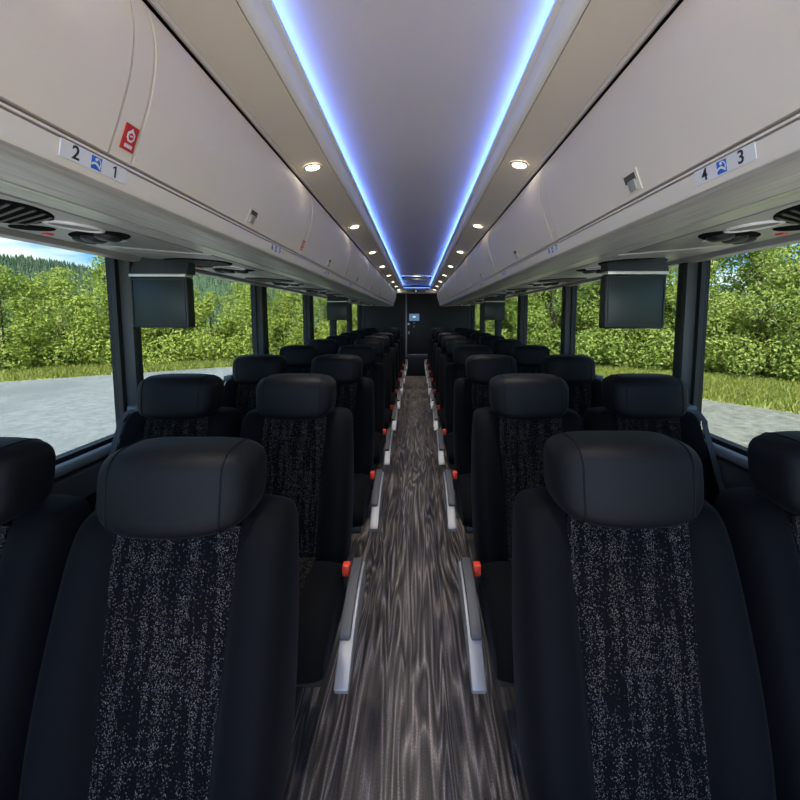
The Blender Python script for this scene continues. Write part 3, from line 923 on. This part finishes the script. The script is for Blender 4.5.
def make_seat(s_out, kind):
    """s_out: +1 when the aisle (or window) lies on the +x side of the seat's own 'special' side"""
    r = empty('coach_seat', (0, 0, 0))
    make_backrest(r); make_back_insert(r)
    make_headrest(r, 'leather'); make_cushion(r)
    # seat frame and pedestal legs
    box('seat_pan', -0.205, 0.205, -0.56, -0.10, 0.305, 0.345, 'leg_steel', r, bev=0.006)
    for yy in (-0.48, -0.19):
        bm = bmesh.new()
        bm_box(bm, -0.03 - s_out * 0.0, 0.03, yy - 0.025, yy + 0.025, 0.03, 0.31, 0.005)
        bm_box(bm, -0.05, 0.05, yy - 0.05, yy + 0.05, 0.0, 0.03, 0.006)
        bm_done('leg', bm, 'leg_steel', r)
    if kind == 'aisle':
        xa = s_out * 0.276
        crv = smooth_curve([(-0.275, 0.500), (-0.37, 0.492), (-0.46, 0.470), (-0.545, 0.433), (-0.635, 0.372)], 4)
        low = smooth_curve([(-0.625, 0.352), (-0.52, 0.372), (-0.40, 0.392), (-0.30, 0.405), (-0.262, 0.425), (-0.262, 0.485)], 3)
        pts = [(y, z) for y, z in crv] + low
        sp = plate_yz('side_panel', pts, xa - 0.020, xa + 0.020, 'silver', r, 0.005)
        t1 = [(y, z + 0.016) for y, z in crv if y > -0.548]
        t0 = [(y, z + 0.0005) for y, z in crv if y > -0.548]
        plate_yz('armrest_pad', t1 + t0[::-1], xa - s_out * 0.005 - 0.0165, xa - s_out * 0.005 + 0.0165, 'pad', sp, 0.005)
        plate_yz('pivot_bracket', [(-0.235, 0.41), (-0.235, 0.45), (-0.30, 0.47), (-0.30, 0.41)], xa - s_out * 0.05, xa - s_out * 0.018, 'leg_steel', r, 0.003)
        bx = s_out * 0.238
        bm = bmesh.new(); bm_box(bm, bx - 0.012, bx + 0.012, -0.335, -0.305, 0.482, 0.520, 0.004)
        b_ = bm_done('belt_buckle', bm, 'buckle_red', r)
        bm = bmesh.new(); bm_box(bm, bx - 0.010, bx + 0.010, -0.328, -0.310, 0.42, 0.484, 0.003)
        bm_done('buckle_stalk', bm, 'black_plastic', b_)
    # shoulder belt on the outer side of the back
    ow = -s_out if kind == 'aisle' else s_out
    xo = ow * 0.200
    def bol(z): return 0.056 - max(0, (z - 0.66)) * 0.115
    zz_ = [(0.968, 0.030), (0.970, 0.0)] + [(z, yf(z) - bol(z) - 0.005) for z in (0.955, 0.93, 0.88, 0.80, 0.70, 0.60, 0.52)]
    v, f = [], []
    for i, (z, y) in enumerate(smooth_curve(zz_, 3)):
        xx = xo + ow * 0.022 * min(1, max(0, (0.97 - z) / 0.3))
        for dx, dy in ((-0.011, 0.0), (0.011, 0.0), (0.011, 0.002), (-0.011, 0.002)):
            v.append((xx + dx, y + dy, z + (0.012 if i < 6 else 0.0)))
    n = len(v) // 4
    for i in range(n - 1):
        for k in range(4):
            f.append((i * 4 + k, i * 4 + (k + 1) % 4, (i + 1) * 4 + (k + 1) % 4, (i + 1) * 4 + k))
    f.append((0, 1, 2, 3)); f.append((4 * n - 4, 4 * n - 3, 4 * n - 2, 4 * n - 1))
    if kind == 'window':
        from_pydata('seat_belt', v, f, 'belt', r)
        bm = bmesh.new(); bm_box(bm, xo - 0.026, xo + 0.022, -0.03, 0.045, 0.960, 0.992, 0.008)
        bm_done('belt_guide', bm, 'guide', r)
    return r

protos = {}
D1 = {-1: 0.80, 1: 0.80}
for s in (-1, 1):
    for kind, xc in (('aisle', 0.458), ('window', 0.917)):
        so = -s if kind == 'aisle' else s
        p = make_seat(so, kind)
        for k in range(10):
            t = p if k == 0 else copy_tree(p)
            t.location = (s * (xc - ((0.004 if s < 0 else 0.011) if k == 0 else 0.0)), D1[s] + 0.8 * k + ((0.025 if s < 0 else 0.055) if k == 0 else 0.0), 0.0)
            t.scale = (1, 1, (0.978 if s < 0 else 0.982) if k == 0 else 1)
            side = 'left' if s < 0 else 'right'
            row = 'nearest row' if k == 0 else ('last row before the rear wall' if k == 9 else ordn[k] + ' row from the camera')
            lab = ('black coach seat beside the aisle on the %s, %s' if kind == 'aisle' else 'black coach seat beside the %s windows, %s') % (side, row)
            tag(t, lab, 'seat', 'coach seats')

# ------------------------------------------------------------------ outside
def ground_poly(name, pts, z, mat, sub=None):
    v = [(x, y, z) for x, y in pts] + [(x, y, z - 0.3) for x, y in pts]
    n = len(pts)
    f = [tuple(range(n)), tuple(range(2 * n - 1, n - 1, -1))] + [(i, (i + 1) % n, n + (i + 1) % n, n + i) for i in range(n)]
    return from_pydata(name, v, f, mat, sharp=None)
struct(ground_poly('ground', [(-600, -300), (600, -300), (600, 700), (-600, 700)], GZ, 'verge'))
BND = [(-45, -6), (-30, 4), (-21, 11.5), (-16.5, 15.8), (-13.7, 17.9), (-12.4, 18.7), (-10, 20.4), (-6, 23), (0, 24.5), (4, 21), (6.5, 16.5), (9.0, 12.6), (10.3, 10.6), (13, 7), (19, 2), (26, -6)]
lot_r = [(-1.0, -40)] + [(40, -40)] + BND[::-1][:8] + [(-1.0, 24.4)]
lot_l = [(-1.0, 24.4), ] + BND[:8][::-1] + [(-45, -40), (-1.0, -40)]
struct(ground_poly('gravel_lot', lot_r, GZ + 0.02, 'gravel'))
struct(ground_poly('asphalt_lot', lot_l, GZ + 0.02, 'asphalt'))

def leaf_mesh(name, pts_fn, count, size, rnd, mat, aspect=0.55):
    """many small bent leaves, one mesh; each leaf carries its own tone"""
    v, f, tone = [], [], []
    for _ in range(count):
        p, nrm = pts_fn(rnd)
        d = Vector((rnd.gauss(0, 1), rnd.gauss(0, 1), rnd.gauss(0, 1) * 0.6)).normalized()
        nn = (Vector(nrm) * 1.1 + Vector((rnd.gauss(0, .6), rnd.gauss(0, .6), rnd.gauss(0, .6) + 0.25))).normalized()
        a = (d - nn * d.dot(nn)).normalized(); b = nn.cross(a)
        L_ = size * rnd.uniform(0.6, 1.3); W = L_ * aspect
        P = Vector(p); i = len(v)
        v += [P - a * L_ * .5, P + b * W * .5 + nn * 0.12 * L_, P + a * L_ * .5 - nn * 0.1 * L_, P - b * W * .5 + nn * 0.12 * L_]
        f.append((i, i + 1, i + 2, i + 3))
        tone.append(rnd.random())
    me = bpy.data.meshes.new(name)
    me.from_pydata([tuple(q) for q in v], [], f)
    at = me.attributes.new('leaf_tone', 'FLOAT', 'FACE')
    at.data.foreach_set('value', tone)
    me.materials.append(M[mat])
    return me

def bush_fn(w, h, seed, lobes=16):
    rnd = random.Random(seed)
    L = []
    for _ in range(lobes):
        t = (_ + rnd.random()) / lobes
        z = h * (0.08 + 0.80 * t)
        rr = w * (1.0 - 0.62 * t ** 1.6) * math.sqrt(rnd.random())
        a = rnd.uniform(0, 2 * PI)
        L.append((rr * math.cos(a), rr * math.sin(a), z, rnd.uniform(0.30, 0.46) * w * (1.15 - 0.42 * t)))
    for q in range(6):
        L.append((0.62 * w * math.cos(q), 0.62 * w * math.sin(q), 0.11 * h, 0.36 * w))
    L.append((0, 0, h * 0.9, w * 0.22))
    wt = [r_ * r_ for *_, r_ in L]
    def fn(r):
        x, y, z, R = r.choices(L, wt)[0]
        while True:
            n = Vector((r.gauss(0, 1), r.gauss(0, 1), r.gauss(0, 1)))
            if n.length > 0.1: break
        n.normalize()
        q = R * (r.random() ** 0.28)
        p = Vector((x, y, z)) + n * q
        p.z += 0.25 * R * max(0, n.z)
        if p.z < 0.03: p.z = 0.03 + r.random() * 0.3
        return p, n
    return fn, L

def bush_proto(w, h, seed, count, size, mat, tree=False):
    rnd = random.Random(seed + 100)
    r = empty('leafy_tree' if tree else 'leafy_bush', (0, 0, 0))
    fn, L = bush_fn(w, h, seed, 26 if tree else 18)
    link('foliage', leaf_mesh('foliage', fn, count, size, rnd, mat), None, r, sharp=None)
    v, f = [], []
    # branching stems: trunk plus limbs, one mesh
    def limb(p0, p1, r0, r1, n=6):
        i = len(v)
        d = (Vector(p1) - Vector(p0)).normalized()
        up = Vector((1, 0, 0)) if abs(d.z) > .8 else Vector((0, 0, 1))
        a = d.cross(up).normalized(); b = d.cross(a)
        for P, R in ((p0, r0), (p1, r1)):
            for k in range(n):
                w_ = 2 * PI * k / n
                v.append(Vector(P) + a * R * math.cos(w_) + b * R * math.sin(w_))
        for k in range(n): f.append((i + k, i + (k + 1) % n, i + n + (k + 1) % n, i + n + k))
    limb((0, 0, -0.05), (0, 0, h * 0.45), 0.05, 0.035); limb((0, 0, h * 0.45), (0.05, 0, h * 0.9), 0.035, 0.012)
    for (x, y, z, R) in L[:12]:
        limb((0, 0, max(0.1, z * 0.35)), (x, y, z), 0.02, 0.008)
    from_pydata('stem', v, f, 'bark', r, sharp=60)
    return r

PB = {}
def get_proto(side, i):
    key = (side, i)
    if key not in PB:
        if side == 'L':
            PB[key] = bush_proto(1.9, [4.0, 4.5, 5.0][i], 11 + i, 7500, 0.18, 'leaf_left')
        elif side == 'R':
            PB[key] = bush_proto(2.2, [6.4, 7.2, 8.0][i], 31 + i, 11000, 0.17, 'leaf_right')
        elif side == 'T':
            PB[key] = bush_proto(1.5, 6.6, 51 + i, 5200, 0.17, 'leaf_left', True)
        else:
            PB[key] = bush_proto(2.9, [9.6, 10.8][i], 71 + i, 12000, 0.19, 'leaf_right', True)
        return PB[key]
    return copy_tree(PB[key])

def along(poly, step, off, rnd):
    out = []
    carry = 0
    for (x0, y0), (x1, y1) in zip(poly, poly[1:]):
        l = math.hypot(x1 - x0, y1 - y0); t = carry
        nx, ny = -(y1 - y0) / l, (x1 - x0) / l
        while t < l:
            q = off + rnd.uniform(-0.4, 0.4)
            out.append((x0 + (x1 - x0) * t / l + nx * q, y0 + (y1 - y0) * t / l + ny * q))
            t += step * rnd.uniform(0.85, 1.15)
        carry = t - l
    return out
rnd = random.Random(3)
LINE_L = [(-27, 13.0), (-22.5, 16.8), (-18, 20.5), (-13.5, 22.5), (-9.5, 24.5), (-6, 27), (-2.5, 29)]
LINE_R = [(3.0, 28), (6, 25), (9.2, 21.8), (12.9, 18.6), (15.4, 16.2), (18.2, 13.2), (21, 9.5)]
cnt = {'L': 0, 'R': 0}
for side, line, off2, hgt in (('L', LINE_L, 3.2, 1.0), ('R', LINE_R, 3.4, 1.0)):
    nm = 'left' if side == 'L' else 'right'
    for x, y in along(line, 2.35, 0.6, rnd):
        t = get_proto(side, rnd.randrange(3))
        t.location = (x, y, GZ); t.rotation_euler = (0, 0, rnd.uniform(0, 6.28)); q = rnd.uniform(0.92, 1.1); t.scale = (q, q, q * rnd.uniform(0.95, 1.08))
        t['label'] = 'sunlit leafy bush along the grass verge outside the %s windows' % nm
        t['category'] = 'bush'; t['group'] = 'bushes outside the %s windows' % nm
    for x, y in along(line, 3.4, off2, rnd):
        t = get_proto('T' if side == 'L' else 'B', rnd.randrange(2))
        q = rnd.uniform(0.66, 0.82) if side == 'L' else rnd.uniform(0.9, 1.1)
        t.location = (x, y, GZ); t.rotation_euler = (0, 0, rnd.uniform(0, 6.28)); t.scale = (q * 1.15, q * 1.15, q)
        t['label'] = 'taller green tree rising behind the bushes outside the %s windows' % nm
        t['category'] = 'tree'; t['group'] = 'trees behind the bushes on the %s' % nm
t = get_proto('T', 0)
t.location = (-19.0, 24.6, GZ); t.rotation_euler = (0, 0, 1.0); t.scale = (1.05, 1.05, 1.05)
tag(t, 'tall slender light green tree next to the first left window pillar', 'tree')
if 'group' in t: del t['group']

# grass tufts on both verges (uncountable)
def verge_pts(line_a, line_b, z):
    def fn(r):
        i = r.randrange(len(line_a) - 1); u = r.random(); w = r.random() ** 0.8
        ax = line_a[i][0] + (line_a[i + 1][0] - line_a[i][0]) * u; ay = line_a[i][1] + (line_a[i + 1][1] - line_a[i][1]) * u
        bx = line_b[i][0] + (line_b[i + 1][0] - line_b[i][0]) * u; by = line_b[i][1] + (line_b[i + 1][1] - line_b[i][1]) * u
        return ax + (bx - ax) * w, ay + (by - ay) * w
    return fn
def grass_obj(fn, count, h, rnd, lab):
    v, f, tone = [], [], []
    for _ in range(count):
        x, y = fn(rnd); a = rnd.uniform(0, 2 * PI); H = h * rnd.uniform(0.4, 1.3); W = 0.035
        lean = (rnd.gauss(0, .35) * H, rnd.gauss(0, .35) * H)
        dx, dy = math.cos(a) * W, math.sin(a) * W
        i = len(v)
        v += [(x - dx, y - dy, GZ), (x + dx, y + dy, GZ), (x + lean[0], y + lean[1], GZ + H)]
        f.append((i, i + 1, i + 2)); tone.append(rnd.random())
    me = bpy.data.meshes.new('grass'); me.from_pydata(v, [], f)
    me.attributes.new('leaf_tone', 'FLOAT', 'FACE').data.foreach_set('value', tone)
    me.materials.append(M['grass'])
    o = link('grass', me, None, sharp=None)
    tag(o, lab, 'grass', None, 'stuff')
grass_obj(verge_pts([(-30, 4), (-21, 11.5), (-16.5, 15.9), (-13.7, 18.0), (-12.4, 18.8), (-10, 20.5), (-6, 23.1)],
                    [(-34, 10), (-24, 17.0), (-19, 20.5), (-15, 22.5), (-12.4, 23.5), (-10, 25), (-6, 27)], GZ), 20000, 0.22, rnd, 'yellow green grass verge below the bushes on the left')
grass_obj(verge_pts([(2, 23), (6.5, 16.6), (9.0, 12.7), (10.3, 10.7), (13, 7.1), (19, 2.1)],
                    [(4, 27.5), (8.5, 22.5), (12.5, 18.6), (15, 16.2), (18, 13.0), (22, 8)], GZ), 30000, 0.17, rnd, 'yellow green grass verge between gravel and bushes on the right')

# far forested hill on the left
v, f = [], []
nx, ny = 40, 14
def hill_z(x, y):
    t = max(0, min(1, (y - 110) / 120))
    return GZ + (31 + 5 * math.sin(x * 0.018 + 1) + 3 * math.sin(x * 0.05)) * t * t * (3 - 2 * t)
for j in range(ny + 1):
    for i in range(nx + 1):
        x = -460 + 560 * i / nx; y = 100 + 160 * j / ny
        v.append((x, y, hill_z(x, y) + 0.05))
for j in range(ny):
    for i in range(nx):
        a = j * (nx + 1) + i
        f.append((a, a + 1, a + nx + 2, a + nx + 1))
me = bpy.data.meshes.new('hill'); me.from_pydata(v, [], f); 
hl = link('hill', me, 'hillside', sharp=80); struct(hl)
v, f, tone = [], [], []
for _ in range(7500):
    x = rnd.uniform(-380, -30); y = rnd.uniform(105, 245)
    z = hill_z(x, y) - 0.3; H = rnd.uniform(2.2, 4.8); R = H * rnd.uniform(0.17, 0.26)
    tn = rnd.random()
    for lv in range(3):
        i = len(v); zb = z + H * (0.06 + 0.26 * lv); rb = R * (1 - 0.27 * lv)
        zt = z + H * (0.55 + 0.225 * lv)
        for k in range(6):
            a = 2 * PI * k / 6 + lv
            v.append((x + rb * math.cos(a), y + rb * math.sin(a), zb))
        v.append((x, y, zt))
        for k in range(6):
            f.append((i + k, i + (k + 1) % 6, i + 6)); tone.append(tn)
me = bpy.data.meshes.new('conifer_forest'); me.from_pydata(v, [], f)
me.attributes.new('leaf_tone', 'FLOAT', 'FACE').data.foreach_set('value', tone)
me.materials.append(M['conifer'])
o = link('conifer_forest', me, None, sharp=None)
tag(o, 'distant conifer forest covering the hill beyond the left bushes', 'forest', None, 'stuff')

# ------------------------------------------------------------------ sky and sun
w = bpy.data.worlds.new('sky'); SC.world = w; w.use_nodes = True
nt = w.node_tree; L = nt.links.new
bg = nt.nodes['Background']
sky = nt.nodes.new('ShaderNodeTexSky'); sky.sky_type = 'NISHITA'; sky.sun_disc = False
SUN_EL, SUN_AZ = math.radians(50), math.radians(190)
sky.sun_elevation = SUN_EL; sky.sun_rotation = SUN_AZ
sky.air_density = 1.0; sky.dust_density = 0.6
tc = nt.nodes.new('ShaderNodeTexCoord')
mp = nt.nodes.new('ShaderNodeMapping'); mp.inputs['Scale'].default_value = (5, 5, 22)
L(tc.outputs['Generated'], mp.inputs['Vector'])
nz = nt.nodes.new('ShaderNodeTexNoise'); nz.inputs['Scale'].default_value = 1.0; nz.inputs['Detail'].default_value = 6
L(mp.outputs[0], nz.inputs['Vector'])
mr = nt.nodes.new('ShaderNodeMapRange'); mr.inputs[1].default_value = 0.48; mr.inputs[2].default_value = 0.66
L(nz.outputs['Fac'], mr.inputs[0])
mx = nt.nodes.new('ShaderNodeMix'); mx.data_type = 'RGBA'; mx.inputs[7].default_value = (5.4, 5.5, 5.7, 1)
tn = nt.nodes.new('ShaderNodeMix'); tn.data_type = 'RGBA'; tn.blend_type = 'MULTIPLY'; tn.inputs[0].default_value = 1.0; tn.inputs[7].default_value = (0.32, 0.55, 0.90, 1)
L(sky.outputs[0], tn.inputs[6])
L(mr.outputs[0], mx.inputs[0]); L(tn.outputs[2], mx.inputs[6])
L(mx.outputs[2], bg.inputs['Color'])
bg.inputs['Strength'].default_value = 0.62
sn = bpy.data.lights.new('sun', 'SUN'); sn.energy = 17.0; sn.angle = math.radians(0.6); sn.color = (1.0, 0.95, 0.86)
so = bpy.data.objects.new('sun', sn); COL.objects.link(so)
# sun stands behind the camera, a little to the left
d = Vector((0.18 * math.cos(SUN_EL), 0.98 * math.cos(SUN_EL), -math.sin(SUN_EL)))
so.rotation_euler = d.to_track_quat('-Z', 'Y').to_euler()

SC.view_settings.view_transform = 'Standard'
SC.view_settings.look = 'None'
SC.view_settings.gamma = 1.0
SC.view_settings.use_curve_mapping = False
SC.view_settings.exposure = 0.55
